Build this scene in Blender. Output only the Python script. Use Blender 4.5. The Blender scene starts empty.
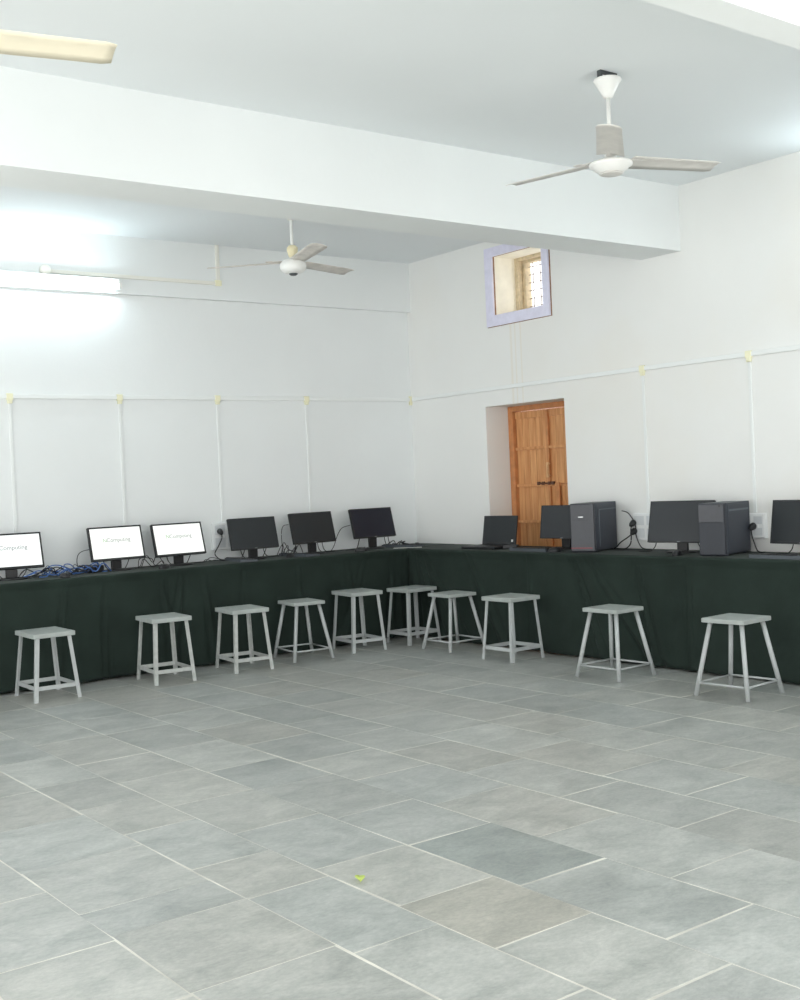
import bpy, bmesh, math, random
from mathutils import Vector, Matrix
C = bpy.context.scene.collection
rng = random.Random(7)
PI = math.pi

# ------------------------------------------------------------------ materials
def srgb(r, g, b):
    f = lambda c: (c/255/12.92) if c/255 <= .04045 else ((c/255+.055)/1.055)**2.4
    return (f(r), f(g), f(b), 1)

def mat(name, col, rough=.6, metal=0., spec=.5, noise=0., nscale=8., bump=0., bscale=60., emit=None, estr=0., coat=0.):
    m = bpy.data.materials.new(name); m.use_nodes = True
    nt = m.node_tree; b = nt.nodes['Principled BSDF']
    b.inputs['Base Color'].default_value = col
    b.inputs['Roughness'].default_value = rough
    b.inputs['Metallic'].default_value = metal
    b.inputs['Specular IOR Level'].default_value = spec
    if coat: b.inputs['Coat Weight'].default_value = coat
    if emit:
        b.inputs['Emission Color'].default_value = emit
        b.inputs['Emission Strength'].default_value = estr
    tc = nt.nodes.new('ShaderNodeTexCoord')
    if noise:
        n = nt.nodes.new('ShaderNodeTexNoise'); n.inputs['Scale'].default_value = nscale
        n.inputs['Detail'].default_value = 5
        nt.links.new(tc.outputs['Object'], n.inputs['Vector'])
        r = nt.nodes.new('ShaderNodeValToRGB')
        r.color_ramp.elements[0].position = .3; r.color_ramp.elements[1].position = .7
        r.color_ramp.elements[0].color = [c*(1-noise) for c in col[:3]]+[1]
        r.color_ramp.elements[1].color = [min(1, c*(1+noise*.6)) for c in col[:3]]+[1]
        nt.links.new(n.outputs['Fac'], r.inputs['Fac'])
        nt.links.new(r.outputs['Color'], b.inputs['Base Color'])
    if bump:
        n2 = nt.nodes.new('ShaderNodeTexNoise'); n2.inputs['Scale'].default_value = bscale
        n2.inputs['Detail'].default_value = 6
        nt.links.new(tc.outputs['Object'], n2.inputs['Vector'])
        bp = nt.nodes.new('ShaderNodeBump'); bp.inputs['Strength'].default_value = bump
        bp.inputs['Distance'].default_value = .01
        nt.links.new(n2.outputs['Fac'], bp.inputs['Height'])
        nt.links.new(bp.outputs['Normal'], b.inputs['Normal'])
    return m

WHITE = srgb(232, 235, 235)
M = {}
M['wall'] = mat('painted_plaster', srgb(231, 234, 234), .7, spec=.25, noise=.025, nscale=1.3, bump=.06, bscale=30)
M['ceiling'] = mat('ceiling_paint', srgb(228, 232, 234), .8, spec=.2, noise=.015, nscale=.9, bump=.03, bscale=20)
M['trunk'] = mat('white_pvc', srgb(231, 234, 233), .45)
M['joint'] = mat('yellowed_pvc', srgb(236, 233, 202), .5)
M['old_pvc'] = mat('cream_pvc', srgb(233, 232, 224), .5)
M['lavender'] = mat('lavender_paint', srgb(224, 223, 242), .5, noise=.06, nscale=20)
M['raw_wood'] = mat('raw_brown_wood', srgb(150, 112, 84), .7, noise=.35, nscale=40)
M['cream'] = mat('cream_plaster', srgb(249, 245, 232), .8, noise=.08, nscale=9)
M['old_wood'] = mat('weathered_wood', srgb(208, 192, 162), .7, noise=.2, nscale=25)
M['iron'] = mat('grey_iron', srgb(150, 140, 140), .6)
M['stool'] = mat('grey_stool_paint', srgb(178, 182, 182), .42, spec=.5, noise=.07, nscale=25)
M['stool_dirty'] = mat('worn_stool_paint', srgb(180, 183, 180), .5, spec=.4, noise=.14, nscale=30)
M['seat'] = mat('seat_paint', srgb(165, 171, 168), .45, noise=.10, nscale=14)
M['black'] = mat('black_plastic', srgb(30, 31, 34), .42)
M['bezel'] = mat('bezel_plastic', srgb(24, 25, 28), .35)
M['stand'] = mat('stand_plastic', srgb(22, 22, 24), .45)
M['dark_screen'] = mat('dark_panel', srgb(38, 42, 45), .38, spec=.35)
M['blue_screen'] = mat('dark_bluish_panel', srgb(26, 28, 40), .38, spec=.35)
M['grey_screen'] = mat('dark_grey_panel', srgb(46, 49, 53), .4, spec=.4)
M['tower'] = mat('tower_metal', srgb(52, 57, 66), .5, noise=.05, nscale=50)
M['tower_front'] = mat('tower_gloss', srgb(58, 60, 66), .35, noise=.08, nscale=30)
M['tower_mesh'] = mat('tower_mesh_front', srgb(50, 53, 60), .6, noise=.12, nscale=160)
M['groove'] = mat('tower_groove', srgb(92, 100, 108), .5)
M['silver'] = mat('silver_badge', srgb(215, 218, 220), .25, metal=.6)
M['red'] = mat('red_strip', srgb(120, 48, 56), .4)
M['keys'] = mat('keyboard_grey', srgb(76, 82, 88), .5)
M['mouse'] = mat('mouse_black', srgb(26, 27, 30), .4)
M['blue_cable'] = mat('blue_cable', srgb(70, 108, 172), .5)
M['grey_cable'] = mat('grey_cable', srgb(120, 124, 128), .5)
M['cable'] = mat('black_cable', srgb(24, 24, 27), .5)
M['switch'] = mat('switch_white', srgb(236, 238, 238), .35)
M['switch_line'] = mat('switch_module', srgb(214, 218, 220), .4)
M['fan'] = mat('fan_white', srgb(236, 236, 233), .4, noise=.03, nscale=14)
M['fan_cream'] = mat('fan_cream', srgb(232, 222, 186), .5)
M['blade'] = mat('fan_blade', srgb(214, 211, 206), .45, noise=.09, nscale=12)
M['blade_dirty'] = mat('dusty_fan_blade', srgb(216, 210, 203), .5, noise=.2, nscale=10)
M['blade_cream'] = mat('cream_fan_blade', srgb(240, 231, 208), .45, noise=.04, nscale=8)
M['dark_metal'] = mat('dark_metal', srgb(66, 70, 72), .5)
M['paper'] = mat('white_paper', srgb(222, 222, 216), .7)
M['leaf'] = mat('green_leaf', srgb(196, 214, 108), .55, noise=.1, nscale=60)
M['tube'] = mat('lit_tube', (.9, .95, 1, 1), .3, emit=(.80, .95, 1, 1), estr=23.)
M['screen_on'] = mat('lit_screen', (.02, .02, .02, 1), .3, emit=(.965, 1, .955, 1), estr=.80)
M['screen_on_blue'] = mat('lit_screen_cool', (.02, .02, .02, 1), .3, emit=(.95, 1, .99, 1), estr=.80)
M['txt'] = mat('screen_text_grey', (.02, .02, .02, 1), .5, emit=(.52, .60, .54, 1), estr=.16)
M['txt_green'] = mat('screen_text_green', (.02, .02, .02, 1), .5, emit=(.40, .85, .30, 1), estr=.35)
M['txt_pale'] = mat('screen_text_pale', (.02, .02, .02, 1), .5, emit=(.80, .88, .80, 1), estr=.5)

def wall_stained():
    m = mat('stained_plaster', srgb(232, 233, 231), .7, spec=.25, noise=.02, nscale=1.2, bump=.06, bscale=30)
    nt = m.node_tree; b = nt.nodes['Principled BSDF']
    src = b.inputs['Base Color'].links[0].from_socket
    tc = nt.nodes.new('ShaderNodeTexCoord'); sp = nt.nodes.new('ShaderNodeSeparateXYZ')
    nt.links.new(tc.outputs['Object'], sp.inputs[0])
    def math_(op, a, bb=None, c=None):
        n = nt.nodes.new('ShaderNodeMath'); n.operation = op
        for i, v in enumerate((a, bb, c)):
            if v is None: continue
            if isinstance(v, (int, float)): n.inputs[i].default_value = v
            else: nt.links.new(v, n.inputs[i])
        return n.outputs[0]
    # dripped water stains below the window (run down the wall)
    tot = None
    for yy, w in ((-1.41, .012), (-1.475, .012), (-1.36, .02)):
        d = math_('ABSOLUTE', math_('SUBTRACT', sp.outputs['Y'], yy))
        v = math_('SUBTRACT', 1., math_('DIVIDE', d, w)); v = math_('MAXIMUM', v, 0.)
        tot = v if tot is None else math_('ADD', tot, v)
    z1 = math_('GREATER_THAN', sp.outputs['Z'], 1.86); z2 = math_('LESS_THAN', sp.outputs['Z'], 2.56)
    tot = math_('MULTIPLY', math_('MULTIPLY', tot, z1), z2)
    tot = math_('MULTIPLY', tot, .35)
    # broad faint yellowish damp patches
    n = nt.nodes.new('ShaderNodeTexNoise'); n.inputs['Scale'].default_value = .8; n.inputs['Detail'].default_value = 4
    nt.links.new(tc.outputs['Object'], n.inputs['Vector'])
    pz = math_('MULTIPLY', math_('MAXIMUM', math_('SUBTRACT', n.outputs['Fac'], .5), 0.), .8)
    tot = math_('ADD', tot, pz)
    mx = nt.nodes.new('ShaderNodeMix'); mx.data_type = 'RGBA'
    nt.links.new(tot, mx.inputs['Factor']); nt.links.new(src, mx.inputs[6]); mx.inputs[7].default_value = srgb(222, 210, 186)
    nt.links.new(mx.outputs[2], b.inputs['Base Color'])
    return m
M['wall_r'] = wall_stained()

def wood_door():
    m = mat('varnished_door_wood', srgb(186, 128, 78), .45, spec=.4)
    nt = m.node_tree; b = nt.nodes['Principled BSDF']
    tc = nt.nodes.new('ShaderNodeTexCoord'); mp = nt.nodes.new('ShaderNodeMapping')
    mp.inputs['Scale'].default_value = (18, 18, 1.6)
    nt.links.new(tc.outputs['Object'], mp.inputs['Vector'])
    n = nt.nodes.new('ShaderNodeTexNoise'); n.inputs['Scale'].default_value = 2.; n.inputs['Detail'].default_value = 6
    nt.links.new(mp.outputs[0], n.inputs['Vector'])
    r = nt.nodes.new('ShaderNodeValToRGB')
    r.color_ramp.elements[0].position = .3; r.color_ramp.elements[1].position = .75
    r.color_ramp.elements[0].color = srgb(192, 130, 80); r.color_ramp.elements[1].color = srgb(226, 172, 118)
    nt.links.new(n.outputs['Fac'], r.inputs['Fac']); nt.links.new(r.outputs['Color'], b.inputs['Base Color'])
    return m
M['door'] = wood_door()
M['door_frame'] = mat('door_frame_wood', srgb(198, 134, 84), .5, noise=.18, nscale=18)
M['handle_wood'] = mat('pale_handle_wood', srgb(218, 176, 128), .4)
M['door_dark'] = mat('dark_door_iron', srgb(92, 58, 40), .5)

def cloth_mat():
    m = mat('dark_green_cloth', srgb(37, 48, 43), .85, spec=.2, noise=.16, nscale=5, bump=.25, bscale=22)
    b = m.node_tree.nodes['Principled BSDF']
    b.inputs['Sheen Weight'].default_value = .04; b.inputs['Sheen Roughness'].default_value = .4
    return m
M['cloth'] = cloth_mat()

def floor_mats():
    m = bpy.data.materials.new('slate_flagstones'); m.use_nodes = True
    nt = m.node_tree; b = nt.nodes['Principled BSDF']
    at = nt.nodes.new('ShaderNodeAttribute'); at.attribute_name = 'tile'
    tc = nt.nodes.new('ShaderNodeTexCoord')
    n = nt.nodes.new('ShaderNodeTexNoise'); n.inputs['Scale'].default_value = 3.4; n.inputs['Detail'].default_value = 10
    n.inputs['Roughness'].default_value = .72; n.inputs['Distortion'].default_value = .55
    mp = nt.nodes.new('ShaderNodeMapping'); mp.inputs['Rotation'].default_value = (0, 0, .5); mp.inputs['Scale'].default_value = (1.2, 1.9, 1)
    nt.links.new(tc.outputs['Object'], mp.inputs['Vector'])
    # each stone gets its own piece of veining
    ad = nt.nodes.new('ShaderNodeVectorMath'); ad.operation = 'MULTIPLY_ADD'
    nt.links.new(at.outputs['Color'], ad.inputs[0]); ad.inputs[1].default_value = (31, 47, 13)
    nt.links.new(mp.outputs[0], ad.inputs[2]); nt.links.new(ad.outputs[0], n.inputs['Vector'])
    r = nt.nodes.new('ShaderNodeValToRGB')
    r.color_ramp.elements[0].position = .28; r.color_ramp.elements[1].position = .72
    r.color_ramp.elements[0].color = (.64, .67, .66, 1); r.color_ramp.elements[1].color = (1.2, 1.2, 1.19, 1)
    nt.links.new(n.outputs['Fac'], r.inputs['Fac'])
    mx = nt.nodes.new('ShaderNodeMix'); mx.data_type = 'RGBA'; mx.blend_type = 'MULTIPLY'; mx.inputs['Factor'].default_value = 1
    nt.links.new(at.outputs['Color'], mx.inputs[6]); nt.links.new(r.outputs['Color'], mx.inputs[7])
    n4 = nt.nodes.new('ShaderNodeTexNoise'); n4.inputs['Scale'].default_value = 38; n4.inputs['Detail'].default_value = 6; n4.inputs['Roughness'].default_value = .75
    nt.links.new(ad.outputs[0], n4.inputs['Vector'])
    r4 = nt.nodes.new('ShaderNodeValToRGB')
    r4.color_ramp.elements[0].position = .32; r4.color_ramp.elements[1].position = .68
    r4.color_ramp.elements[0].color = (.84, .85, .85, 1); r4.color_ramp.elements[1].color = (1.12, 1.11, 1.09, 1)
    nt.links.new(n4.outputs['Fac'], r4.inputs['Fac'])
    m4 = nt.nodes.new('ShaderNodeMix'); m4.data_type = 'RGBA'; m4.blend_type = 'MULTIPLY'; m4.inputs['Factor'].default_value = 1
    nt.links.new(mx.outputs[2], m4.inputs[6]); nt.links.new(r4.outputs['Color'], m4.inputs[7])
    nt.links.new(m4.outputs[2], b.inputs['Base Color'])
    rr = nt.nodes.new('ShaderNodeMapRange'); rr.inputs['To Min'].default_value = .30; rr.inputs['To Max'].default_value = .48
    nt.links.new(n.outputs['Fac'], rr.inputs['Value']); nt.links.new(rr.outputs[0], b.inputs['Roughness'])
    b.inputs['Specular IOR Level'].default_value = .45
    n3 = nt.nodes.new('ShaderNodeTexNoise'); n3.inputs['Scale'].default_value = 14; n3.inputs['Detail'].default_value = 5
    nt.links.new(tc.outputs['Object'], n3.inputs['Vector'])
    bp = nt.nodes.new('ShaderNodeBump'); bp.inputs['Strength'].default_value = .12; bp.inputs['Distance'].default_value = .01
    nt.links.new(n3.outputs['Fac'], bp.inputs['Height']); nt.links.new(bp.outputs['Normal'], b.inputs['Normal'])
    g = mat('pale_grout', srgb(212, 210, 201), .6, noise=.34, nscale=3.2)
    return m, g
M['floor'], M['grout'] = floor_mats()

# ------------------------------------------------------------------ mesh helpers
def add_box(bm, x0, x1, y0, y1, z0, z1, bev=0., mi=0):
    vs = [bm.verts.new((x, y, z)) for z in (z0, z1) for y in (y0, y1) for x in (x0, x1)]
    fs = [bm.faces.new([vs[i] for i in q]) for q in ((0, 2, 3, 1), (4, 5, 7, 6), (0, 1, 5, 4), (2, 6, 7, 3), (0, 4, 6, 2), (1, 3, 7, 5))]
    for f in fs: f.material_index = mi
    if bev:
        es = list({e for f in fs for e in f.edges})
        r = bmesh.ops.bevel(bm, geom=es, offset=bev, segments=2, affect='EDGES', profile=.5)
        for f in r['faces']: f.material_index = mi
    return vs

def box(x0, x1, y0, y1, z0, z1, bev=0.):
    bm = bmesh.new(); add_box(bm, x0, x1, y0, y1, z0, z1, bev); return bm

def add_lathe(bm, prof, seg=28, cx=0, cy=0, mi=0):
    rings = []
    for r, z in prof:
        if r < 1e-6: rings.append([bm.verts.new((cx, cy, z))])
        else: rings.append([bm.verts.new((cx+r*math.cos(2*PI*k/seg), cy+r*math.sin(2*PI*k/seg), z)) for k in range(seg)])
    for a, b in zip(rings, rings[1:]):
        for k in range(seg):
            k2 = (k+1) % seg
            if len(a) == 1 and len(b) == 1: continue
            if len(a) == 1: f = bm.faces.new((a[0], b[k2], b[k]))
            elif len(b) == 1: f = bm.faces.new((a[k], a[k2], b[0]))
            else: f = bm.faces.new((a[k], a[k2], b[k2], b[k]))
            f.smooth = True; f.material_index = mi
    for ring in (rings[0], rings[-1]):
        if len(ring) > 1: bm.faces.new(ring).material_index = mi
    return bm

def frame_at(d, ref=Vector((0, 0, 1))):
    d = d.normalized()
    if abs(d.dot(ref)) > .98: ref = Vector((1, 0, 0))
    a = d.cross(ref).normalized(); b = d.cross(a).normalized()
    return a, b

def add_tube(bm, pts, r, seg=8, cap=True, r2=None):
    pts = [Vector(p) for p in pts]; rings = []
    n = len(pts)
    for i, p in enumerate(pts):
        d = (pts[min(i+1, n-1)]-pts[max(i-1, 0)])
        if d.length < 1e-9: d = Vector((0, 0, 1))
        a, b = frame_at(d)
        rad = r if r2 is None else r+(r2-r)*i/(n-1)
        rings.append([bm.verts.new(p+a*rad*math.cos(2*PI*k/seg)+b*rad*math.sin(2*PI*k/seg)) for k in range(seg)])
    for A, B in zip(rings, rings[1:]):
        for k in range(seg):
            f = bm.faces.new((A[k], A[(k+1) % seg], B[(k+1) % seg], B[k])); f.smooth = True
    if cap:
        bm.faces.new(rings[0]); bm.faces.new(rings[-1])
    return bm

def add_extrude(bm, poly, p0, p1, ax, ay):
    """extrude a 2-D outline (in axes ax, ay) from p0 to p1"""
    p0, p1, ax, ay = map(Vector, (p0, p1, ax, ay))
    A = [bm.verts.new(p0+ax*u+ay*v) for u, v in poly]; B = [bm.verts.new(p1+ax*u+ay*v) for u, v in poly]
    n = len(poly)
    for k in range(n): bm.faces.new((A[k], A[(k+1) % n], B[(k+1) % n], B[k]))
    bm.faces.new(A); bm.faces.new(B)
    return bm

def smooth_path(pts, sub=6):
    pts = [Vector(p) for p in pts]; out = []
    for i in range(len(pts)-1):
        p0 = pts[max(i-1, 0)]; p1 = pts[i]; p2 = pts[i+1]; p3 = pts[min(i+2, len(pts)-1)]
        for k in range(sub):
            t = k/sub
            out.append(.5*((2*p1)+(-p0+p2)*t+(2*p0-5*p1+4*p2-p3)*t*t+(-p0+3*p1-3*p2+p3)*t**3))
    out.append(pts[-1]); return out

def cable_bm(pts, r=.0035, seg=6, sub=6): return add_tube(bmesh.new(), smooth_path(pts, sub), r, seg)

def obj(name, bm, m, parent=None, loc=None, rot=None):
    bmesh.ops.recalc_face_normals(bm, faces=bm.faces)
    me = bpy.data.meshes.new(name); bm.to_mesh(me); bm.free()
    for k in (m if isinstance(m, (list, tuple)) else [m]): me.materials.append(M[k] if isinstance(k, str) else k)
    o = bpy.data.objects.new(name, me); C.objects.link(o)
    if parent: o.parent = parent
    if loc: o.location = loc
    if rot: o.rotation_euler = rot
    return o

def struct(name, bm, m, parent=None):
    o = obj(name, bm, m, parent)
    if parent is None: o['kind'] = 'structure'
    return o

def tag(o, label, cat, group=None, kind=None):
    o['label'] = label; o['category'] = cat
    if group: o['group'] = group
    if kind: o['kind'] = kind
    return o

def thing(name, label, cat, loc=(0, 0, 0), rz=0, group=None):
    o = bpy.data.objects.new(name, None); C.objects.link(o)
    o.empty_display_size = .1
    o.location = loc; o.rotation_euler = (0, 0, rz)
    return tag(o, label, cat, group)

# ------------------------------------------------------------------ the room
ZC = 3.273; ZB = 2.825; XL = -9.; YF = -10.5; TH = .40
# right wall with door recess and high window opening
DY0, DY1, DZ = -1.935, -1.012, 1.906
WY0, WY1, WZ0, WZ1 = -1.775, -1.18, 2.638, 3.14
bm = bmesh.new()
for y0, y1, z0, z1 in ((YF, DY0, 0, ZC), (DY0, DY1, DZ, WZ0), (DY1, 0, 0, WZ0), (DY0, WY0, WZ0, ZC), (WY1, 0, WZ0, ZC), (WY0, WY1, WZ1, ZC)):
    add_box(bm, 0, TH, y0, y1, z0, z1)
struct('wall_right', bm, 'wall_r')
struct('wall_left', box(XL, TH, 0, .3, 0, ZC), 'wall')
struct('ceiling', box(XL, TH, YF, .3, ZC, ZC+.15), 'ceiling')
struct('ceiling_beam', box(XL, 0, -3.124, -2.764, ZB, ZC), 'wall')
struct('ceiling_beam', box(XL, 0, -6.042, -5.904, ZB, ZC), 'wall')
# slightly thicker upper band of the left wall: its lower edge is the thin ledge line
bm = bmesh.new()
vs = add_box(bm, XL, 0, -.05, 0, 2.835, ZC)
struct('trim_1', bm, 'wall')

# floor: one mesh, irregular slate flags over pale grout
def make_floor():
    bm = bmesh.new(); lay = bm.loops.layers.float_color.new('tile')
    # grout bed
    vs = [bm.verts.new(v) for v in ((XL, YF, -.001), (TH, YF, -.001), (TH, .0, -.001), (XL, 0, -.001))]
    f = bm.faces.new(vs); f.material_index = 1
    for l in f.loops: l[lay] = (.5, .5, .5, 1)
    vb = [bm.verts.new(v) for v in ((XL, YF, -.1), (TH, YF, -.1), (TH, 0, -.1), (XL, 0, -.1))]
    f = bm.faces.new(vb[::-1]); f.material_index = 1
    for a in range(4):
        f = bm.faces.new((vs[a], vb[a], vb[(a+1) % 4], vs[(a+1) % 4])); f.material_index = 1
    xs = [0, -.42, -.80, -1.22, -1.60, -2.02, -2.40, -2.815, -3.185, -3.61, -4.005, -4.395, -4.71, -5.17]
    while xs[-1] > XL: xs.append(xs[-1]-rng.uniform(.36, .46))
    known = {7: [-4.38, -4.98, -5.585, -6.15], 8: [-4.69, -5.30, -5.91], 9: [-5.04, -5.63, -6.23], 10: [-4.45, -5.02, -5.50, -5.95, -6.45],
             11: [-4.15, -4.72, -5.11, -5.70, -6.3], 12: [-4.32, -4.86, -5.10, -5.62, -6.2]}
    base = (.40, .406, .392)
    special = {(9, -5.04): (.30, .325, .318), (10, -5.50): (.395, .385, .352), (9, -5.63): (.37, .385, .377)}
    for i in range(len(xs)-1):
        x1, x0 = xs[i], xs[i+1]
        kn = known.get(i)
        if kn: ys = [-kn[0]*-1.0]
        ys = []
        if kn:
            y = kn[0]
            up = []
            while y < 0:
                y += rng.uniform(.46, .64); up.append(min(y, 0))
            ys = up[::-1]+kn
        else:
            ys = [0, -rng.uniform(.2, .6)]
        while ys[-1] > YF: ys.append(ys[-1]-rng.uniform(.44, .64))
        for k in range(len(ys)-1):
            ya, yb = ys[k], ys[k+1]
            g = rng.uniform(.0018, .0055); g2 = rng.uniform(.0015, .0055)
            j = lambda: rng.uniform(-.004, .004)
            q = [(x0+g+j(), yb+g2+j()), (x1-g+j(), yb+g2+j()), (x1-g+j(), ya-g2+j()), (x0+g+j(), ya-g2+j())]
            top = [bm.verts.new((a, b, 0)) for a, b in q]
            bot = [bm.verts.new((a, b, -.001)) for a, b in q]
            fs = [bm.faces.new(top)]
            for e in range(4): fs.append(bm.faces.new((top[e], bot[e], bot[(e+1) % 4], top[(e+1) % 4])))
            v = rng.gauss(1, .05); t = rng.uniform(-.012, .012)
            col = special.get((i, ya))
            if not col: col = (base[0]*v+t*.7, base[1]*v, base[2]*v-t*.6)
            for f in fs:
                f.material_index = 0
                for l in f.loops: l[lay] = (*col, 1)
    o = obj('floor', bm, ['floor', 'grout']); o['kind'] = 'structure'
make_floor()

# door in its recess
d = bpy.data.objects.new('door_1', None); C.objects.link(d); d.location = (.247, 0, 0); d['kind'] = 'structure'
d['label'] = 'varnished brown plank double door in the right wall recess'
fr = bmesh.new()
add_box(fr, 0, .09, -1.07, DY1, 0, DZ, .004); add_box(fr, 0, .09, DY0, -1.877, 0, DZ, .004); add_box(fr, 0, .09, -1.877, -1.07, 1.862, DZ, .004)
obj('door_frame', fr, 'door_frame', d)
def leaf(y0, y1):
    bm = bmesh.new(); n = 5; w = (y1-y0)/n
    for k in range(n):
        add_box(bm, .035, .06, y0+k*w+.0015, y0+(k+1)*w-.0015, .02, 1.858, .002)
    for z in (.24, .93, 1.235, 1.545):
        add_box(bm, .014, .04, y0+.002, y1-.002, z-.012, z+.012, .002)
    add_box(bm, .024, .04, y0+.002, y1-.002, 1.80, 1.855, .002)
    add_box(bm, .024, .04, y0+.002, y0+.05, .03, 1.80, .002)
    o = obj('door_leaf', bm, 'door', d); return o
l1 = leaf(-1.462, -1.073); l2 = leaf(-1.874, -1.466)
obj('cover_strip', box(.012, .03, -1.477, -1.452, .03, 1.85, .003), 'door_frame', d)
bm = bmesh.new(); add_box(bm, -.004, .012, -1.478, -1.452, 1.295, 1.42, .005); add_tube(bm, smooth_path([(.005, -1.49, 1.31), (-.025, -1.49, 1.33), (-.03, -1.49, 1.36), (-.025, -1.49, 1.39), (.005, -1.49, 1.41)]), .006)
obj('handle', bm, 'handle_wood', l1)
bm = bmesh.new()
add_tube(bm, [(.012, -1.33, 1.247), (.012, -1.53, 1.247)], .007)
for y in (-1.345, -1.40, -1.47, -1.515): add_box(bm, .0, .022, y-.012, y+.012, 1.235, 1.262, .003)
obj('latch', bm, 'door_dark', l1)
bm = bmesh.new(); add_tube(bm, [(.014, -1.60, 1.24), (.014, -1.80, 1.24)], .006); add_box(bm, .004, .022, -1.59, -1.555, 1.02, 1.25, .003)
obj('bolt', bm, 'door_frame', l2)

# high window: lavender surround, deep cream reveal, weathered frame and iron grille, open to the sky
w = bpy.data.objects.new('window_1', None); C.objects.link(w); w['kind'] = 'structure'
w['label'] = 'small square high window with lavender surround and iron grille'
def ring(bm, x0, x1, oy0, oy1, oz0, oz1, iy0, iy1, iz0, iz1, bev=0.):
    add_box(bm, x0, x1, oy0, iy0, oz0, oz1, bev); add_box(bm, x0, x1, iy1, oy1, oz0, oz1, bev)
    add_box(bm, x0, x1, iy0, iy1, oz0, iz0, bev); add_box(bm, x0, x1, iy0, iy1, iz1, oz1, bev)
bm = bmesh.new(); ring(bm, -.022, -.006, -1.838, -1.097, 2.560, 3.205, -1.768, -1.187, 2.648, 3.13)
obj('window_surround', bm, 'lavender', w)
bm = bmesh.new(); ring(bm, -.006, .010, -1.846, -1.093, 2.556, 3.209, -1.768, -1.187, 2.648, 3.13)
obj('window_frame', bm, 'raw_wood', w)
bm = bmesh.new(); ring(bm, .010, .235, WY0, WY1, WZ0, WZ1, WY0+.008, WY1-.008, WZ0+.008, WZ1-.008)
obj('window_reveal', bm, 'cream', w)
bm = bmesh.new()
ring(bm, .235, .29, WY0, WY1, WZ0, WZ1, WY0+.05, WY1-.045, WZ0+.03, WZ1-.03, .004)
ring(bm, .29, .36, WY0, WY1, WZ0, WZ1, WY0+.08, WY1-.075, WZ0+.05, WZ1-.05, .004)
obj('sash', bm, 'old_wood', w)
bm = bmesh.new()
for k in range(5):
    y = WY1-.12-k*.085; add_tube(bm, [(.34, y, WZ0+.04), (.34, y, WZ1-.04)], .0045, 6)
for k in range(6):
    z = WZ0+.09+k*.066; add_tube(bm, [(.335, WY0+.07, z), (.335, WY1-.07, z)], .004, 6)
obj('grille', bm, 'iron', w)

# ------------------------------------------------------------------ wall trunking
def joint(parent, x, y, z, along):
    bm = bmesh.new()
    if along == 'x': add_box(bm, x-.024, x+.024, -.022, -.0005, z-.026, z+.022, .004); add_box(bm, x-.017, x+.017, -.02, -.0005, z-.05, z-.02, .003)
    else: add_box(bm, -.022, -.0005, y-.024, y+.024, z-.026, z+.022, .004); add_box(bm, -.02, -.0005, y-.017, y+.017, z-.05, z-.02, .003)
    obj('joint_cover', bm, 'joint', parent)
ZT = 2.05
t = thing('cable_trunking', 'long white cable trunking running level along the left wall', 'cable trunking', (0, 0, 0))
obj('trunk', box(XL, -.02, -.018, -.0005, ZT-.016, ZT+.016, .003), 'trunk', t)
SX = (-3.653, -2.813, -1.976, -1.130)
for x in SX: joint(t, x, 0, ZT, 'x')
bm = bmesh.new(); add_box(bm, -.03, -.0005, -.02, -.0005, ZT-.05, ZT+.03, .004); obj('corner_cover', bm, 'joint', t)
t = thing('cable_trunking', 'long white cable trunking crossing the right wall above the door', 'cable trunking')
obj('trunk', box(-.018, -.0005, YF, -.032, ZT-.016, ZT+.016, .003), 'trunk', t)
SY = (-2.742, -3.655)
for y in SY: joint(t, 0, y, ZT, 'y')
names = ('leftmost vertical white trunking strip on the left wall, above the cut-off lit screen',
         'vertical white trunking strip on the left wall above the middle lit screen',
         'vertical white trunking strip on the left wall dropping to the socket board with one plug',
         'vertical white trunking strip on the left wall nearest the room corner')
for x, nm in zip(SX, names):
    tag(obj('trunking_strip', box(x-.012, x+.012, -.009, -.0005, 1.052, ZT-.052, .003), 'trunk'), nm, 'cable trunking', 'vertical trunking strips')
for y, z0, nm in zip(SY, (1.012, 1.007), ('vertical white trunking strip on the right wall dropping to the board with two plugs', 'vertical white trunking strip on the right wall above the right-hand computer tower')):
    tag(obj('trunking_strip', box(-.009, -.0005, y-.012, y+.012, z0, ZT-.052, .003), 'trunk'), nm, 'cable trunking', 'vertical trunking strips')
# thin conduit near the ceiling of the left wall
t = thing('light_conduit', 'cream wiring conduit from the tube light up to the ceiling', 'conduit')
bm = bmesh.new(); add_box(bm, -3.36, -1.94, -.066, -.0505, 2.950, 2.978, .003); obj('run', bm, 'old_pvc', t)
bm = bmesh.new(); add_box(bm, -1.962, -1.93, -.066, -.0505, 2.976, ZC-.001, .003); obj('riser', bm, 'old_pvc', t)
bm = bmesh.new(); add_lathe(bm, [(0, 0), (.04, 0), (.04, .026), (.034, .032), (0, .032)], 20)
o = obj('junction_box', bm, 'old_pvc', t, (-3.365, -.0505, 2.968), (PI/2, 0, 0))
bm = bmesh.new(); add_box(bm, -1.975, -1.92, -.07, -.0505, 2.945, 2.99, .004); obj('elbow', bm, 'joint', t)

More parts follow.
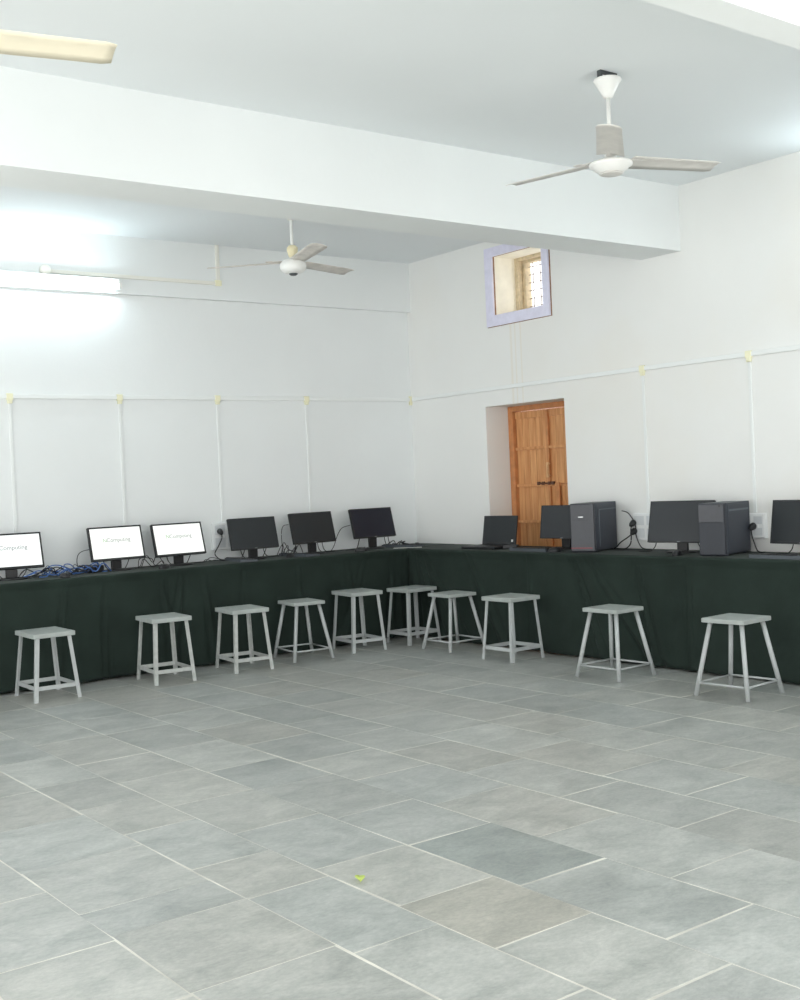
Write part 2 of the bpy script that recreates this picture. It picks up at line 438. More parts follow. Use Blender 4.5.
# ------------------------------------------------------------------ tube lights
def tube_light(label, loc, rz, length=1.22):
    t = thing('tube_light', label, 'tube light', loc, rz, None)       # local: x along the tube, -y into the room
    bm = bmesh.new(); add_box(bm, -length/2, length/2, -.05, 0, .015, .065, .004); obj('batten', bm, 'fan', t)
    bm = bmesh.new(); add_tube(bm, [(-length/2+.03, -.075, 0), (length/2-.03, -.075, 0)], .014, 12); obj('tube', bm, 'tube', t)
    for s in (-1, 1):
        bm = bmesh.new(); add_box(bm, s*(length/2-.015)-.014, s*(length/2-.015)+.014, -.095, -.001, -.018, .03, .004); obj('lamp_holder', bm, 'fan', t)
    return t
tube_light('lit white tube light high on the left wall above the ledge', (-3.415, -.0505, 2.872), 0)
tube_light('lit white tube light high on the right wall past the frame edge', (-.0005, -4.86, 2.99), -PI/2)

# ------------------------------------------------------------------ ceiling fans
def blade_bm(r0, r1, w0, w1, tilt=.17):
    bm = bmesh.new(); n = 14; top = []; bot = []
    for i in range(n+1):
        t = i/n; x = r0+(r1-r0)*t
        hw = (w0+(w1-w0)*min(1, t*1.3))/2
        if t > .93: hw *= 1-.16*((t-.93)/.07)**2
        row_t = []; row_b = []
        for k in range(5):
            v = -1+k*.5
            y = v*hw; z = .012*(1-v*v)*.6+y*math.tan(tilt)*-1
            row_t.append(bm.verts.new((x, y, z+.0015))); row_b.append(bm.verts.new((x, y, z-.0015)))
        top.append(row_t); bot.append(row_b)
    for i in range(n):
        for k in range(4):
            bm.faces.new((top[i][k], top[i+1][k], top[i+1][k+1], top[i][k+1])).smooth = True
            bm.faces.new((bot[i][k], bot[i][k+1], bot[i+1][k+1], bot[i+1][k])).smooth = True
        for k in (0, 4): bm.faces.new((top[i][k], top[i+1][k], bot[i+1][k], bot[i][k]))
    for i in (0, n):
        for k in range(4): bm.faces.new((top[i][k], top[i][k+1], bot[i][k+1], bot[i][k]))
    return bm

def fan(label, x, y, zm, ang, motor, mr, bladem, w, dzb, kind, r1=.60):
    t = thing('ceiling_fan', label, 'ceiling fan', (x, y, ZC), 0, 'ceiling fans')
    z0 = zm-ZC
    bm = bmesh.new(); add_lathe(bm, [(.022, -.02), (.022, -.11), (.045, -.085), (.068, -.045), (.068, -.04), (.05, -.035)][::-1] if False else [(0, -.035), (.066, -.035), (.068, -.043), (.060, -.055), (.030, -.110), (.024, -.124), (.012, -.126), (0, -.126)], 28)
    obj('canopy', bm, 'fan', t)
    bm = bmesh.new(); add_box(bm, -.05, .05, -.012, .012, -.012, 0, .002); add_box(bm, -.06, -.045, -.012, .012, -.045, 0, .002); add_box(bm, .045, .06, -.012, .012, -.045, 0, .002); add_tube(bm, [(-.055, 0, -.03), (.055, 0, -.03)], .008)
    obj('hanger_bracket', bm, 'dark_metal', t)
    bm = bmesh.new(); add_tube(bm, [(0, 0, -.1), (0, 0, z0+.05)], .011, 12); obj('down_rod', bm, 'fan', t)
    bm = bmesh.new()
    if kind == 'near':
        add_lathe(bm, [(0, .06), (.03, .06), (.032, .030), (.055, .026), (.096, .021), (.106, .012), (.105, .002), (.088, -.006), (.085, -.014), (.071, -.020), (.066, -.027), (.045, -.032), (0, -.034)], 40)
    else:
        add_lathe(bm, [(0, .06), (.03, .056), (.066, .046), (.088, .024), (.092, .004), (.088, -.018), (.068, -.038), (.04, -.046), (0, -.046)], 36)
    o = obj('motor_housing', bm, 'fan', t, (0, 0, z0))
    if kind == 'near':
        bm = bmesh.new(); add_lathe(bm, [(0, .0), (.05, 0), (.06, -.004), (.05, -.009), (0, -.011)], 30); obj('bottom_cap', bm, 'blade', o, (0, 0, -.0315))
    else:
        bm = bmesh.new(); add_lathe(bm, [(0, 0), (.03, 0), (.028, -.008), (.018, -.014), (0, -.014)], 24); obj('bottom_cap', bm, 'dark_metal', o, (0, 0, -.0455))
        bm = bmesh.new(); add_lathe(bm, [(0, .085), (.024, .085), (.038, .07), (.038, .05), (.026, .008), (0, .0)], 24); obj('lower_canopy', bm, 'fan_cream', t, (0, 0, z0+.061))
    for k in range(3):
        a = math.radians(ang+120*k)
        b = obj('blade', blade_bm(mr+.004, r1, w*(1.06 if kind == 'near' else .9), w*(.92 if bladem == 'blade' else 1)), bladem, t, (0, 0, z0+dzb), (0, 0, a))
        br = bmesh.new(); add_box(br, mr-.03, mr+.09, -.022, .022, .006, .012, .002); add_box(br, mr+.05, mr+.10, -.03, .03, .009, .014, .002)
        obj('blade_bracket', br, bladem, b)
    return t
fan('white ceiling fan hanging in front of the beam at upper right', -2.163, -4.474, 2.812, 102, None, .098, 'blade', .125, .026, 'near')
fan('white ceiling fan with cream lower canopy and dusty blades behind the beam', -2.163, -1.53, 2.828, 15, None, .088, 'blade_dirty', .115, .03, 'far')
fan('ceiling fan at upper left showing only one cream blade in the frame', -5.385, -4.474, 2.81, -13, None, .098, 'blade_cream', .14, .026, 'near')

# ------------------------------------------------------------------ table cloths
def cloth_disp(s, z, seed, gather):
    """inward fold depth of the hanging front, s = metres along the desk"""
    k = 1-z/.75
    v = 0
    for a, f, ph in ((.0035, 7.3, seed), (.0025, 13.1, seed*1.7), (.002, 23.7, seed*2.3)):
        v += a*math.sin(f*s+ph+1.1*math.sin(1.7*s+seed))
    v *= .6+2.2*k
    for (c, wd, amp, slant) in gather:
        u = s-c-slant*k
        wv = wd*(.35+k)
        v += 3.0*amp*math.exp(-(u/wv)**2)*math.cos(u/wv*4.2)
    return v

def cloth(name, label, axis, d, s0, s1, gather, seed):
    # axis 'x': desk along x against y=0; axis 'y': desk along y against x=0
    bm = bmesh.new(); N = int((s0-s1)/.018) if s0 > s1 else 10
    prof = [(.004, .75), (.25, .75), (d-.02, .7497), (d-.007, .7475), (d-.0015, .741), (d, .73)]
    zs = [.73-(.73-.012)*i/26 for i in range(1, 27)]
    grid = []
    for i in range(N+1):
        s = s0+(s1-s0)*i/N; row = []
        def add(p, z):
            row.append(bm.verts.new((s, -p, z) if axis == 'x' else (-p, s, z)))
        for p, z in prof: add(p, z)
        for z in zs:
            dv = cloth_disp(s, z, seed, gather)
            hem = .006*math.sin(3.1*s+seed)*(1-z/.75)
            add(min(d+.001, d-.018+dv-.006*(1-z/.75)), z+ (abs(hem) if z < .05 else 0))
        grid.append(row)
    for a, b in zip(grid, grid[1:]):
        for k in range(len(a)-1):
            bm.faces.new((a[k], a[k+1], b[k+1], b[k])).smooth = True
    return bm
def finish_cloth(bm, label):
    o = obj('table_cloth', bm, 'cloth')
    md = o.modifiers.new('thickness', 'SOLIDIFY'); md.thickness = .002; md.offset = -1
    return tag(o, label, 'tablecloth', 'green table cloths')
DL, DR = .556, .540
gl = [(-.62, .05, .010, .0), (-.68, .05, .012, -.05), (-.95, .06, .006, -.25), (-1.15, .06, .006, .1), (-1.62, .05, .005, .05), (-2.12, .02, .007, 0), (-2.45, .05, .006, .08), (-2.62, .07, .008, -.1), (-2.8, .06, .007, .12), (-3.25, .025, .008, .02), (-3.5, .05, .005, -.1)]
gr = [(-.62, .05, .012, 0), (-.68, .06, .012, -.25), (-.75, .06, .010, -.5), (-1.3, .08, .005, -.4), (-2.02, .02, .005, 0), (-2.45, .06, .008, -.3), (-2.6, .08, .008, -.6), (-3.05, .05, .006, -.15), (-3.5, .03, .004, 0)]
bmL = cloth('c', '', 'x', DL, -DR+.030, -7.2, gl, 1.3)
bmR = cloth('c', '', 'y', DR, -DL+.030, -7.6, gr, 4.1)
# the left cloth's top reaches into the corner
v = [bmL.verts.new(q) for q in ((-DR+.030, -.004, .7496), (-.004, -.004, .7496), (-.004, -DL+.026, .7496), (-DR+.030, -DL+.026, .7496))]
bmL.faces.new(v)
finish_cloth(bmL, 'dark green cloth covering the desk along the left wall down to the floor')
finish_cloth(bmR, 'dark green cloth covering the desk along the right wall down to the floor')
tag(obj('paper_sheet', box(-.12, .12, -.03, .03, 0, .0015), 'paper', None, (-.485, -.49, .7503), (0, 0, -.75)), 'small white strip of paper lying at the inner desk corner', 'paper')

# ------------------------------------------------------------------ stools
def stool(kind, label, x, y, th, h, sw, sd, fw, fd, dirty=False):
    t = thing('stool', label, 'stool', (x, y, 0), th, 'grey metal stools along the desks')
    lm = 'stool_dirty' if dirty else 'stool'
    ts = .026 if kind == 'tube' else .030
    bm = bmesh.new(); add_box(bm, -sw/2, sw/2, -sd/2, sd/2, h-ts, h, .004)
    obj('seat', bm, 'seat', t)
    zt = h-ts
    def ctr(sx, sy, z):      # leg axis at height z
        k = 1-z/zt
        i = .037 if kind == 'tube' else .034
        tx, ty = sw/2-i, sd/2-i
        ex, ey = fw/2-.002, fd/2-.004
        return Vector((sx*(tx+(ex-tx)*k), sy*(ty+(ey-ty)*k), z))
    for sx in (-1, 1):
        for sy in (-1, 1):
            bm = bmesh.new(); a, b = ctr(sx, sy, 0), ctr(sx, sy, zt)
            if kind == 'tube': add_tube(bm, [a, b], .0135, 14)
            else:
                L = .025; q = .004; e = .0125
                poly = [(e, e), (e-L, e), (e-L, e-q), (e-q, e-q), (e-q, e-L), (e, e-L)]
                add_extrude(bm, poly, a, b, (sx, 0, 0), (0, sy, 0))
            obj('leg', bm, lm, t)
    zr = .076 if kind == 'tube' else .086
    cs = [(-1, -1), (1, -1), (1, 1), (-1, 1)]
    for k in range(4):
        a = ctr(*cs[k], zr); b = ctr(*cs[(k+1) % 4], zr); bm = bmesh.new()
        if kind == 'tube': add_tube(bm, [a, b], .0065, 8)
        else:
            n = Vector((0, 0, 1)); dd = (b-a).normalized(); nn = dd.cross(n)
            add_extrude(bm, [(-.003, -.013), (.003, -.013), (.003, .013), (-.003, .013)], a, b, nn, n)
        obj('stretcher', bm, lm, t)
    return t
G = 'grey square metal stool '
stool('angle', G+'first from the left along the left desk', -3.771, -.815, -.017, .437, .277, .37, .29, .385)
stool('angle', G+'second from the left along the left desk', -2.940, -.860, -.099, .450, .288, .345, .28, .365, True)
stool('angle', 'rust-marked pale stool with warped seat by the left desk, third from the left', -2.320, -.866, -.115, .447, .284, .345, .282, .365, True)
stool('tube', 'splayed round-legged grey stool by the left desk, fourth from the left', -1.757, -.785, -.132, .440, .257, .31, .325, .385)
stool('angle', 'upright angle-iron grey stool by the left desk, fifth from the left', -1.227, -.773, -.113, .467, .28, .34, .283, .335)
stool('angle', 'grey stool standing at the inner corner where the two desks meet', -.700, -.800, .024, .448, .31, .275, .315, .285)
stool('tube', 'splayed round-legged grey stool by the right desk, next to the corner stool', -.745, -1.372, -.03, .436, .265, .277, .348, .352)
stool('angle', 'angle-iron grey stool by the right desk in front of the laptop', -.805, -2.112, .014, .455, .292, .31, .298, .302)
stool('tube', 'splayed round-legged grey stool by the right desk below the tower with the red line', -.905, -3.195, .022, .446, .262, .29, .343, .366)
stool('tube', 'splayed round-legged grey stool by the right desk, farthest right of all', -.930, -4.171, .053, .449, .28, .283, .35, .356)

# ------------------------------------------------------------------ monitors
def monitor(label, x, y, zb, yaw, tilt, w, h, screen, on=None, group='desktop monitors', cables=((-.11, 1), (.12, -1)), sb=.012, led=False):
    yaw = math.radians(yaw); tl = math.radians(tilt)
    rz = yaw+PI/2                                     # local -y is the viewing side
    zt = .7505
    t = thing('monitor', label, 'monitor', (x, y, zt), rz, group)
    bm = bmesh.new(); add_lathe(bm, [(0, 0), (.10, 0), (.10, .006), (.085, .012), (0, .013)], 32)
    for v_ in bm.verts: v_.co.x *= 1.1; v_.co.y = v_.co.y*.8+.03
    obj('base', bm, 'stand', t)
    z0 = zb-zt
    bm = bmesh.new(); add_box(bm, -.040, .040, .040, .062, .010, z0+.13, .004); obj('neck', bm, 'stand', t)
    bm = bmesh.new(); add_box(bm, -w/2, w/2, .0, .022, 0, h, .003)
    add_box(bm, -w*.36, w*.36, .020, .045, h*.14, h*.82, .008)
    pn = obj('panel', bm, 'bezel', t, (0, 0, z0), (-tl, 0, 0))
    # raised bezel rim
    bm = bmesh.new(); bz = sb; bb = sb*1.35
    add_box(bm, -w/2, -w/2+bz, -.004, .0, 0, h, .001); add_box(bm, w/2-bz, w/2, -.004, .0, 0, h, .001)
    add_box(bm, -w/2+bz, w/2-bz, -.004, .0, 0, bb, .001); add_box(bm, -w/2+bz, w/2-bz, -.004, .0, h-bz, h, .001)
    obj('bezel', bm, 'bezel', pn)
    bm = bmesh.new(); add_box(bm, -w/2+bz, w/2-bz, -.0015, .0, bb, h-bz)
    sc = obj('screen', bm, screen, pn)
    if led:
        obj('badge', box(-.012, .012, -.0052, -.004, bb*.35, bb*.75), 'silver', pn)
    if on:
        for txt, m, sz, px, pz in on:
            cu = bpy.data.curves.new('screen_text', 'FONT'); cu.body = txt; cu.size = sz; cu.align_x = 'LEFT'
            cu.materials.append(M[m])
            tmp = bpy.data.objects.new('tmp', cu); C.objects.link(tmp); bpy.context.view_layer.update()
            me = bpy.data.meshes.new_from_object(tmp.evaluated_get(bpy.context.evaluated_depsgraph_get()))
            bpy.data.objects.remove(tmp); me.materials.clear(); me.materials.append(M[m])
            o = bpy.data.objects.new('screen_text', me); C.objects.link(o); o.parent = pn
            o.location = (px, -.003, h*pz); o.rotation_euler = (PI/2, 0, 0)
    for cx, s in cables:                              # leads drooping from the back onto the desk
        zz = z0
        pts = [(cx, .045, zz+.05), (cx+.01*s, .055, zz+.0), (cx+.03*s, .06, .03), (cx+.06*s, .05, .006), (cx+.12*s, .045, .0045), (cx+.16*s, .06, .0045)]
        obj('cable', cable_bm(pts, .0035), 'cable', t)
    return t
def logo(w):
    k = w*.0
    return (('N', 'txt_green', .043, -.112, .54), ('Computing', 'txt', .043, -.080, .54))
monitor('monitor with lit white screen and grey lettering, cut off by the left frame edge', -3.775, -.265, .826, -96.3, 17.6, .435, .257, 'screen_on_blue', logo(1), led=False)
monitor('monitor with lit white screen beside the blue cable tangle, middle of the three lit ones', -2.980, -.248, .830, -85.3, 12.6, .434, .253, 'screen_on', logo(1))
monitor('monitor with lit white screen, rightmost of the three lit ones', -2.477, -.257, .827, -85.6, 14.9, .435, .254, 'screen_on', logo(1))
monitor('switched-off monitor with dark grey screen next to the left socket board', -1.822, -.250, .831, -88.4, 13.0, .434, .254, 'dark_screen', sb=.008, led=True, cables=((-.12, 1), (-.06, -1), (.09, 1), (.14, -1)))
monitor('switched-off monitor with black screen, middle of the three dark ones on the left desk', -1.261, -.257, .842, -85.1, 13.3, .435, .257, 'dark_screen', sb=.008, led=True, cables=((-.15, -1), (.10, 1), (.05, 1)))
monitor('switched-off monitor with bluish black screen nearest the room corner', -.649, -.259, .848, -90., 15., .435, .257, 'blue_screen', sb=.008, led=True, cables=((-.12, -1), (.12, 1), (.16, 1)))
monitor('switched-off grey monitor partly hidden behind the tower with the red line', -.245, -2.095, .832, -175.4, 7.6, .435, .253, 'grey_screen', sb=.007, led=True, cables=((.05, 1),))
monitor('wide switched-off monitor partly hidden behind the right-hand tower', -.268, -3.225, .821, -171.9, 12.7, .491, .286, 'grey_screen', sb=.007, led=True, cables=((-.2, -1), (.1, 1)))
monitor('switched-off monitor cut off by the right frame edge', -.233, -4.149, .821, -186.2, 8.7, .49, .275, 'dark_screen', sb=.010, led=True, cables=((-.1, -1), (-.05, 1)))

# ------------------------------------------------------------------ laptop
t = thing('laptop', 'open black laptop with dark screen on the right desk before the door', 'laptop', (-.215, -1.340, .7505), math.radians(186+90))
bm = bmesh.new(); add_box(bm, -.18, .18, -.245, 0, .004, .024, .004)
for s in (-1, 1):
    for q in (-.22, -.03): add_box(bm, s*.15-.01, s*.15+.01, q-.01, q+.01, 0, .005)
bs = obj('base', bm, 'black', t)
bm = bmesh.new()
for r_ in range(5):
    for c_ in range(14): add_box(bm, -.155+c_*.0222, -.155+c_*.0222+.019, -.125+r_*.0205, -.125+r_*.0205+.017, .024, .0262)
obj('keyboard', bm, 'mouse', bs)
obj('touchpad', box(-.05, .04, -.225, -.16, .024, .0247), 'keys', bs)
bm = bmesh.new(); add_box(bm, -.18, .18, -.0, .012, 0, .235, .003)
ld = obj('lid', bm, 'black', t, (0, .002, .022), (-math.radians(10), 0, 0))
obj('screen', box(-.167, .167, -.0012, 0, .022, .222), 'dark_screen', ld)
obj('sticker', box(.135, .155, -.002, -.0012, .022, .042), 'paper', ld)
bm = bmesh.new()
for s in (-1, 1): add_tube(bm, [(s*.13-.025, .006, .024), (s*.13+.025, .006, .024)], .007)
obj('hinge', bm, 'black', t)

# ------------------------------------------------------------------ computer towers (local: -y is the front)
def tower(label, x, y, yaw, w, dp, h, style):
    t = thing('computer_tower', label, 'computer tower', (x, y, .7505), math.radians(yaw+90), 'computer towers on the right desk')
    bm = bmesh.new(); add_box(bm, -w/2, w/2, .03, dp, .008, h, .004)
    for s in (-1, 1):
        for q in (.06, dp-.05): add_box(bm, s*(w/2-.025)-.014, s*(w/2-.025)+.014, q-.014, q+.014, 0, .010)
    obj('case', bm, 'tower', t)
    bm = bmesh.new(); add_box(bm, -w/2+.001, w/2-.001, 0, .031, .004, h, .009)
    fp = obj('front_panel', bm, 'tower_front' if style == 1 else 'tower_mesh', t)
    if style == 1:
        obj('badge', box(-.026, .012, -.003, .001, h*.715, h*.735, .001), 'silver', fp)
        obj('red_strip', box(-w/2+.004, w/2-.02, -.002, .002, .028, .036), 'red', fp)
        bm = bmesh.new(); add_box(bm, -w/2+.012, w/2-.03, -.002, .002, h*.66, h*.665); obj('drive_slot', bm, 'black', fp)
    else:
        obj('badge', box(-.014, .022, -.003, .001, h*.885, h*.91, .001), 'silver', fp)
        obj('upper_panel', box(-w/2+.006, w/2-.006, -.004, .002, h*.645, h-.008, .002), 'tower_front', fp)
        bm = bmesh.new(); add_tube(bm, [(.06, -.002, h*.95), (.06, -.006, h*.95)], .007, 12); obj('power_button', bm, 'black', fp)
    # side panel (seen side is local +x)
    for s in (1, -1):
        bm = bmesh.new(); x0, x1 = sorted((s*(w/2-.001), s*(w/2+.003)))
        add_box(bm, x0, x1, .045, dp-.008, .02, h-.012, .0015); sp = obj('side_panel', bm, 'tower', t)
        bm = bmesh.new(); xa, xb = sorted((s*(w/2+.002), s*(w/2+.0055)))
        if style == 1:
            add_box(bm, xa, xb, .085, .092, .035, h-.045); add_box(bm, xa, xb, .092, dp-.02, h-.052, h-.045)
        else: add_box(bm, xa, xb, .06, dp-.03, h-.055, h-.043)
        obj('pressed_rim', bm, 'groove', sp)
    return t
tower('grey computer tower with silver badge and thin red line on the right desk', -.455, -2.512, 200, .188, .41, .350, 1)
tower('grey computer tower with mesh front on the right desk in front of the wide monitor', -.455, -3.648, 194, .180, .40, .338, 2)

# ------------------------------------------------------------------ keyboards and mice
def keyboard(label, x, y, rz, L=.44, W=.14):
    t = thing('keyboard', label, 'keyboard', (x, y, .7505), rz, 'keyboards')
    bm = bmesh.new(); add_extrude(bm, [(-W/2, 0), (W/2, 0), (W/2, .022), (-W/2, .012)], (-L/2, 0, 0), (L/2, 0, 0), (0, 1, 0), (0, 0, 1))
    obj('body', bm, 'keys', t)
    bm = bmesh.new()
    for r_ in range(6):
        for c_ in range(18):
            yy = -W/2+.012+r_*.0205; z = .012+(yy+W/2)/W*.010
            xx = -L/2+.012+c_*(L-.024)/18
            add_box(bm, xx, xx+.019, yy, yy+.016, z-.001, z+.006)
    obj('keys', bm, 'black', t); return t
keyboard('black keyboard lying left of the dark monitor by the left socket board', -2.01, -.335, PI/2-.15, .36)
keyboard('black keyboard lying left of the middle dark monitor on the left desk', -1.475, -.335, PI/2+.1, .36)
keyboard('black keyboard lying right of the bluish dark monitor in the corner', -.42, -.33, PI/2+.2, .36)
keyboard('slim grey keyboard in front of the monitor hidden by the red line tower', -.42, -1.975, PI/2-.08, .43)
keyboard('slim grey keyboard in front of the monitor at the right frame edge', -.435, -4.175, PI/2-.06, .44)
def mouse(label, x, y, rz):
    bm = bmesh.new(); n = 10; m_ = 12; rows = []
    for i in range(n+1):
        th = PI/2*i/n
        rows.append([bm.verts.new((.031*math.cos(th)**.7*math.cos(2*PI*k/m_), .054*math.cos(th)**.7*math.sin(2*PI*k/m_)*(1+.06*math.sin(2*PI*k/m_)), .034*math.sin(th))) for k in range(m_)] if i < n else [bm.verts.new((0, 0, .034))])
    for i in range(n):
        for k in range(m_):
            if i < n-1: bm.faces.new((rows[i][k], rows[i][(k+1) % m_], rows[i+1][(k+1) % m_], rows[i+1][k])).smooth = True
            else: bm.faces.new((rows[i][k], rows[i][(k+1) % m_], rows[n][0])).smooth = True
    bm.faces.new(rows[0][::-1])
    t = thing('computer_mouse', label, 'computer mouse', (x, y, .7505), rz, 'computer mice')
    obj('shell', bm, 'mouse', t)
    bm = bmesh.new(); add_tube(bm, [(-.003, -.03, .0285), (.003, -.03, .0285)], .007, 10); obj('scroll_wheel', bm, 'keys', t)
    obj('cable', cable_bm([(0, -.05, .012), (.0, -.065, .006), (.02, -.085, .004), (.05, -.08, .004), (.07, -.05, .004)], .002), 'cable', t)
    return t
mouse('black mouse at the desk edge before the blue cable tangle', -3.485, -.475, .3)
mouse('black mouse on the left desk before the rightmost lit monitor', -2.71, -.43, -1.2)
mouse('black mouse on the left desk between the two left dark monitors', -1.60, -.40, -1.0)
mouse('black mouse on the left desk before the bluish dark monitor', -.92, -.42, 1.0)
mouse('black mouse on the desk in the inner room corner', -.33, -.42, -.6)
mouse('black mouse beside the grey keyboard under the door', -.47, -2.245, 1.2)
mouse('black mouse left of the right-hand tower', -.45, -3.36, 1.9)
# thin-client box behind the middle lit monitor and adapter by the laptop
t = thing('terminal_box', 'small black box behind the stand of the middle lit monitor', 'terminal box', (-3.16, -.20, .7505), .2)
obj('body', box(-.06, .06, -.045, .045, 0, .05, .008), 'black', t)
obj('front_plate', box(-.05, .05, -.048, -.044, .006, .044, .001), 'mouse', t)
t = thing('power_adapter', 'black power adapter lying right of the open laptop', 'power adapter', (-.30, -1.585, .7505), .5)
obj('body', box(-.03, .03, -.06, .06, 0, .03, .006), 'black', t)
obj('cable', cable_bm([(0, .058, .015), (.01, .09, .006), (.04, .13, .004), (.1, .12, .004), (.16, .05, .004)], .003), 'cable', t)

# ------------------------------------------------------------------ socket boards and plugs (local: x along the wall, -y into the room)
def board(label, loc, rz, w, h):
    t = thing('socket_board', label, 'socket board', loc, rz, 'white socket boards')
    obj('back_box', box(-w/2, w/2, -.03, -.0005, 0, h, .004), 'switch', t)
    pl = obj('face_plate', box(-w/2+.006, w/2-.006, -.036, -.0295, .006, h-.006, .002), 'switch', t)
    for sx in (-1, 1):
        for zz in (0, 1):
            z0 = .02+zz*(h/2-.008); x0 = min(sx*.012, sx*(w/2-.018)); x1 = max(sx*.012, sx*(w/2-.018))
            obj('socket_module', box(x0, x1, -.0385, -.0355, z0, z0+h/2-.032, .001), 'switch_line', pl)
    for k in range(3):
        obj('switch', box(-.045+k*.035, -.02+k*.035, -.041, -.0355, h*.5-.012, h*.5+.012, .001), 'switch', pl)
    return t
board('white socket board on the left wall holding one black plug', (-1.965, 0, .830), 0, .24, .22)
board('white socket board on the right wall holding two black plugs', (0, -2.735, .812), -PI/2, .24, .198)
board('white socket board on the right wall behind the right-hand tower', (0, -3.650, .838), -PI/2, .19, .166)
def plug(label, loc, rz, pts):
    t = thing('power_plug', label, 'power plug', loc, rz, 'black power plugs')
    bm = bmesh.new(); add_lathe(bm, [(0, 0), (.022, 0), (.024, .012), (.018, .035), (.010, .05), (0, .052)], 18)
    obj('body', bm, 'black', t, (0, -.0395, 0), (PI/2+.5, 0, 0))
    obj('cord', cable_bm(pts, .0045), 'cable', t)
plug('black plug in the left wall socket board with its lead hanging down', (-2.03, 0, .985), 0,
     [(0, -.07, -.02), (0, -.075, -.06), (-.03, -.07, -.12), (-.065, -.07, -.18), (-.03, -.09, -.225), (.03, -.13, -.2295), (.12, -.15, -.2295)])
plug('upper black plug in the right wall socket board with two plugs', (0, -2.632, .945), -PI/2,
     [(0, -.07, -.02), (.0, -.078, -.06), (.003, -.08, -.11), (-.01, -.08, -.16), (-.05, -.09, -.1905), (-.12, -.1, -.1905)])
plug('lower black plug in the right wall socket board with two plugs', (0, -2.638, .885), -PI/2,
     [(0, -.072, -.02), (-.03, -.08, -.045), (-.09, -.10, -.085), (-.12, -.105, -.115), (-.145, -.11, -.1305)])
plug('black plug hanging on the socket board beside the right-hand tower', (0, -3.665, .925), -PI/2,
     [(0, -.072, -.02), (.01, -.08, -.06), (.03, -.085, -.11), (.06, -.09, -.165), (.12, -.10, -.1705)])
tag(obj('power_lead', cable_bm([(-.07, -2.545, 1.03), (-.06, -2.60, 1.01), (-.055, -2.655, .93), (-.055, -2.66, .85), (-.06, -2.70, .775), (-.06, -2.74, .7545), (-.08, -2.82, .7545)], .004), 'cable'), 'black lead curving down from the back of the tower with the red line', 'cable')

# ------------------------------------------------------------------ loose cables on the left desk
def cable(name, pts, m, label, group, r=.0035):
    tag(obj(name, cable_bm(pts, r), m), label, 'cable', group)
gb = 'blue network cables between the two leftmost screens'
lb = 'blue network cable in the tangle between the two leftmost lit screens'
def heap(x0, x1, n, seed, ztop=.07, yc=-.24, amp=.07):
    r = random.Random(seed); pts = []
    for i in range(n+1):
        x = x0+(x1-x0)*i/n
        pts.append((x+r.uniform(-.02, .02), yc+r.uniform(-amp, amp), .7555+(r.random()**2)*ztop*(0 if i in (0, n) else 1)))
    return pts
for k in range(5):
    cable('network_cable', heap(-3.72+.05*k, -3.02-.04*k, 9, 20+k), 'blue_cable', lb, gb, .0042)
gk = 'black leads in the cable tangle between the two leftmost screens'
for k in range(4):
    cable('power_lead', heap(-3.75+.06*k, -3.10-.05*k, 8, 50+k, .06), 'cable', 'black lead in the tangle between the two leftmost lit screens', gk, .004)
for k in range(2):
    cable('power_lead', heap(-3.66+.1*k, -3.25-.03*k, 7, 70+k, .07), 'grey_cable', 'grey lead in the tangle between the two leftmost lit screens', 'grey leads in the cable tangle', .003)
cable('power_lead', [(-3.22, -.15, .757), (-3.25, -.12, .80), (-3.24, -.1, .87), (-3.20, -.1, .905), (-3.12, -.12, .915), (-3.06, -.16, .905)], 'cable', 'black lead arching up from the tangle to the middle lit monitor', None, .003)
cable('network_cable', [(-3.07, -.14, .90), (-3.10, -.14, .84), (-3.12, -.16, .79), (-3.16, -.2, .805), (-3.24, -.25, .757)], 'blue_cable', 'blue cable dropping behind the middle lit monitor', None, .004)
gm = 'thin black leads between the middle and right lit monitors'
for k in range(3):
    cable('power_lead', heap(-2.84+.03*k, -2.60+.03*k, 5, 90+k, .09, -.2, .05), 'cable', 'thin black lead lying between the middle and right lit monitors', gm, .003)
gn = 'thin black leads around the dark monitor stands'
for k, (x0, x1) in enumerate(((-2.38, -2.12), (-2.30, -2.05))):
    cable('power_lead', heap(x0, x1, 5, 110+k, .05, -.2, .05), 'cable', 'thin black lead on the desk left of the left socket board plug', 'thin leads left of the socket board', .003)
for k in range(3):
    cable('power_lead', heap(-1.60+.02*k, -1.40+.03*k, 6, 130+k, .11, -.2, .05), 'cable', 'thin black lead coiled left of the middle dark monitor', 'thin leads coiled left of the middle dark monitor', .003)
cable('power_lead', [(-1.52, -.16, .757), (-1.50, -.12, .83), (-1.49, -.1, .93), (-1.47, -.1, .99), (-1.43, -.12, 1.0)], 'cable', 'thin black lead rising behind the middle dark monitor', None, .003)
cable('power_lead', [(-1.04, -.15, .757), (-1.0, -.14, .80), (-.95, -.12, .88), (-.90, -.12, .94), (-.82, -.13, .96)], 'cable', 'thin black lead rising to the bluish dark monitor', None, .003)
for k in range(3):
    cable('power_lead', heap(-.50+.03*k, -.22+.02*k, 6, 150+k, .05, -.17, .05), 'cable', 'thin black lead piled in the corner right of the bluish dark monitor', 'thin leads piled in the desk corner', .004)

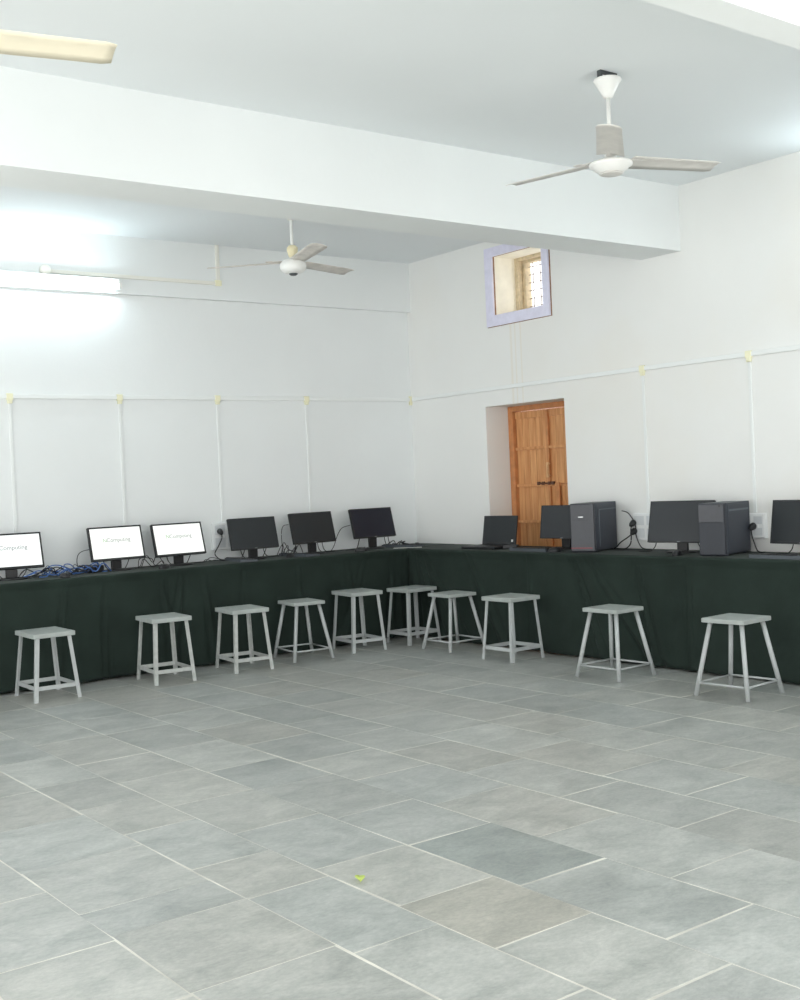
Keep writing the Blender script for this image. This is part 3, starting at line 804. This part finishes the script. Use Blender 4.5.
# ------------------------------------------------------------------ small green leaf on the floor
bm = bmesh.new(); n = 8; L = []; Rr = []; mid = []
for i in range(n+1):
    t_ = i/n; wv = .017*math.sin(PI*min(1, t_*.96+.02))**.8
    x = -.026+.052*t_; zc = .004+.006*math.sin(PI*t_)
    L.append(bm.verts.new((x, wv, zc+.007))); mid.append(bm.verts.new((x, 0, zc))); Rr.append(bm.verts.new((x, -wv, zc+.005)))
for i in range(n):
    bm.faces.new((L[i], L[i+1], mid[i+1], mid[i])).smooth = True
    bm.faces.new((mid[i], mid[i+1], Rr[i+1], Rr[i])).smooth = True
lf = obj('fallen_leaf', bm, 'leaf', None, (-4.35, -5.227, .0005), (0, 0, 1.0))
lf.modifiers.new('thickness', 'SOLIDIFY').thickness = .0012
tag(lf, 'small yellow-green leaf lying on the slate floor', 'leaf')

# ------------------------------------------------------------------ daylight (open, bright sides behind the camera) and camera
wd = bpy.data.worlds.new('daylight'); bpy.context.scene.world = wd; wd.use_nodes = True
bg = wd.node_tree.nodes['Background']; bg.inputs['Color'].default_value = (.985, .985, .98, 1); bg.inputs['Strength'].default_value = 1.95

sd = bpy.data.lights.new('sun', 'SUN'); sd.energy = 8.5; sd.angle = .05; sd.color = (1, .97, .92)  # added so its floor patch behind the camera bounces light onto the ceiling
so = bpy.data.objects.new('sun', sd); C.objects.link(so)
so.rotation_euler = Vector((.60, .60, -.62)).to_track_quat('-Z', 'Y').to_euler()   # low sun from behind, reaching only the floor near the open sides

def cam():
    yaw, pitch, roll, f = .6458, -.0156, -.0443, 1174.36
    fwd = Vector((math.cos(pitch)*math.sin(yaw), math.cos(pitch)*math.cos(yaw), math.sin(pitch)))
    rt = Vector((math.cos(yaw), -math.sin(yaw), 0)); up = rt.cross(fwd)
    r2 = math.cos(roll)*rt+math.sin(roll)*up; u2 = -math.sin(roll)*rt+math.cos(roll)*up
    cd = bpy.data.cameras.new('camera'); o = bpy.data.objects.new('camera', cd); C.objects.link(o)
    cd.sensor_fit = 'VERTICAL'; cd.sensor_height = 24; cd.sensor_width = 19.2; cd.lens = f*24/1000
    m = Matrix((r2, u2, -fwd)).transposed().to_4x4(); m.translation = Vector((-6.5264, -8.427, 1.3141))
    o.matrix_world = m; cd.clip_start = .05
    bpy.context.scene.camera = o
cam()
sc = bpy.context.scene
sc.view_settings.view_transform = 'Standard'; sc.view_settings.look = 'None'
sc.view_settings.gamma = 1; sc.view_settings.use_curve_mapping = False
sc.view_settings.exposure = .58
sc.cycles.max_bounces = 10; sc.cycles.diffuse_bounces = 6
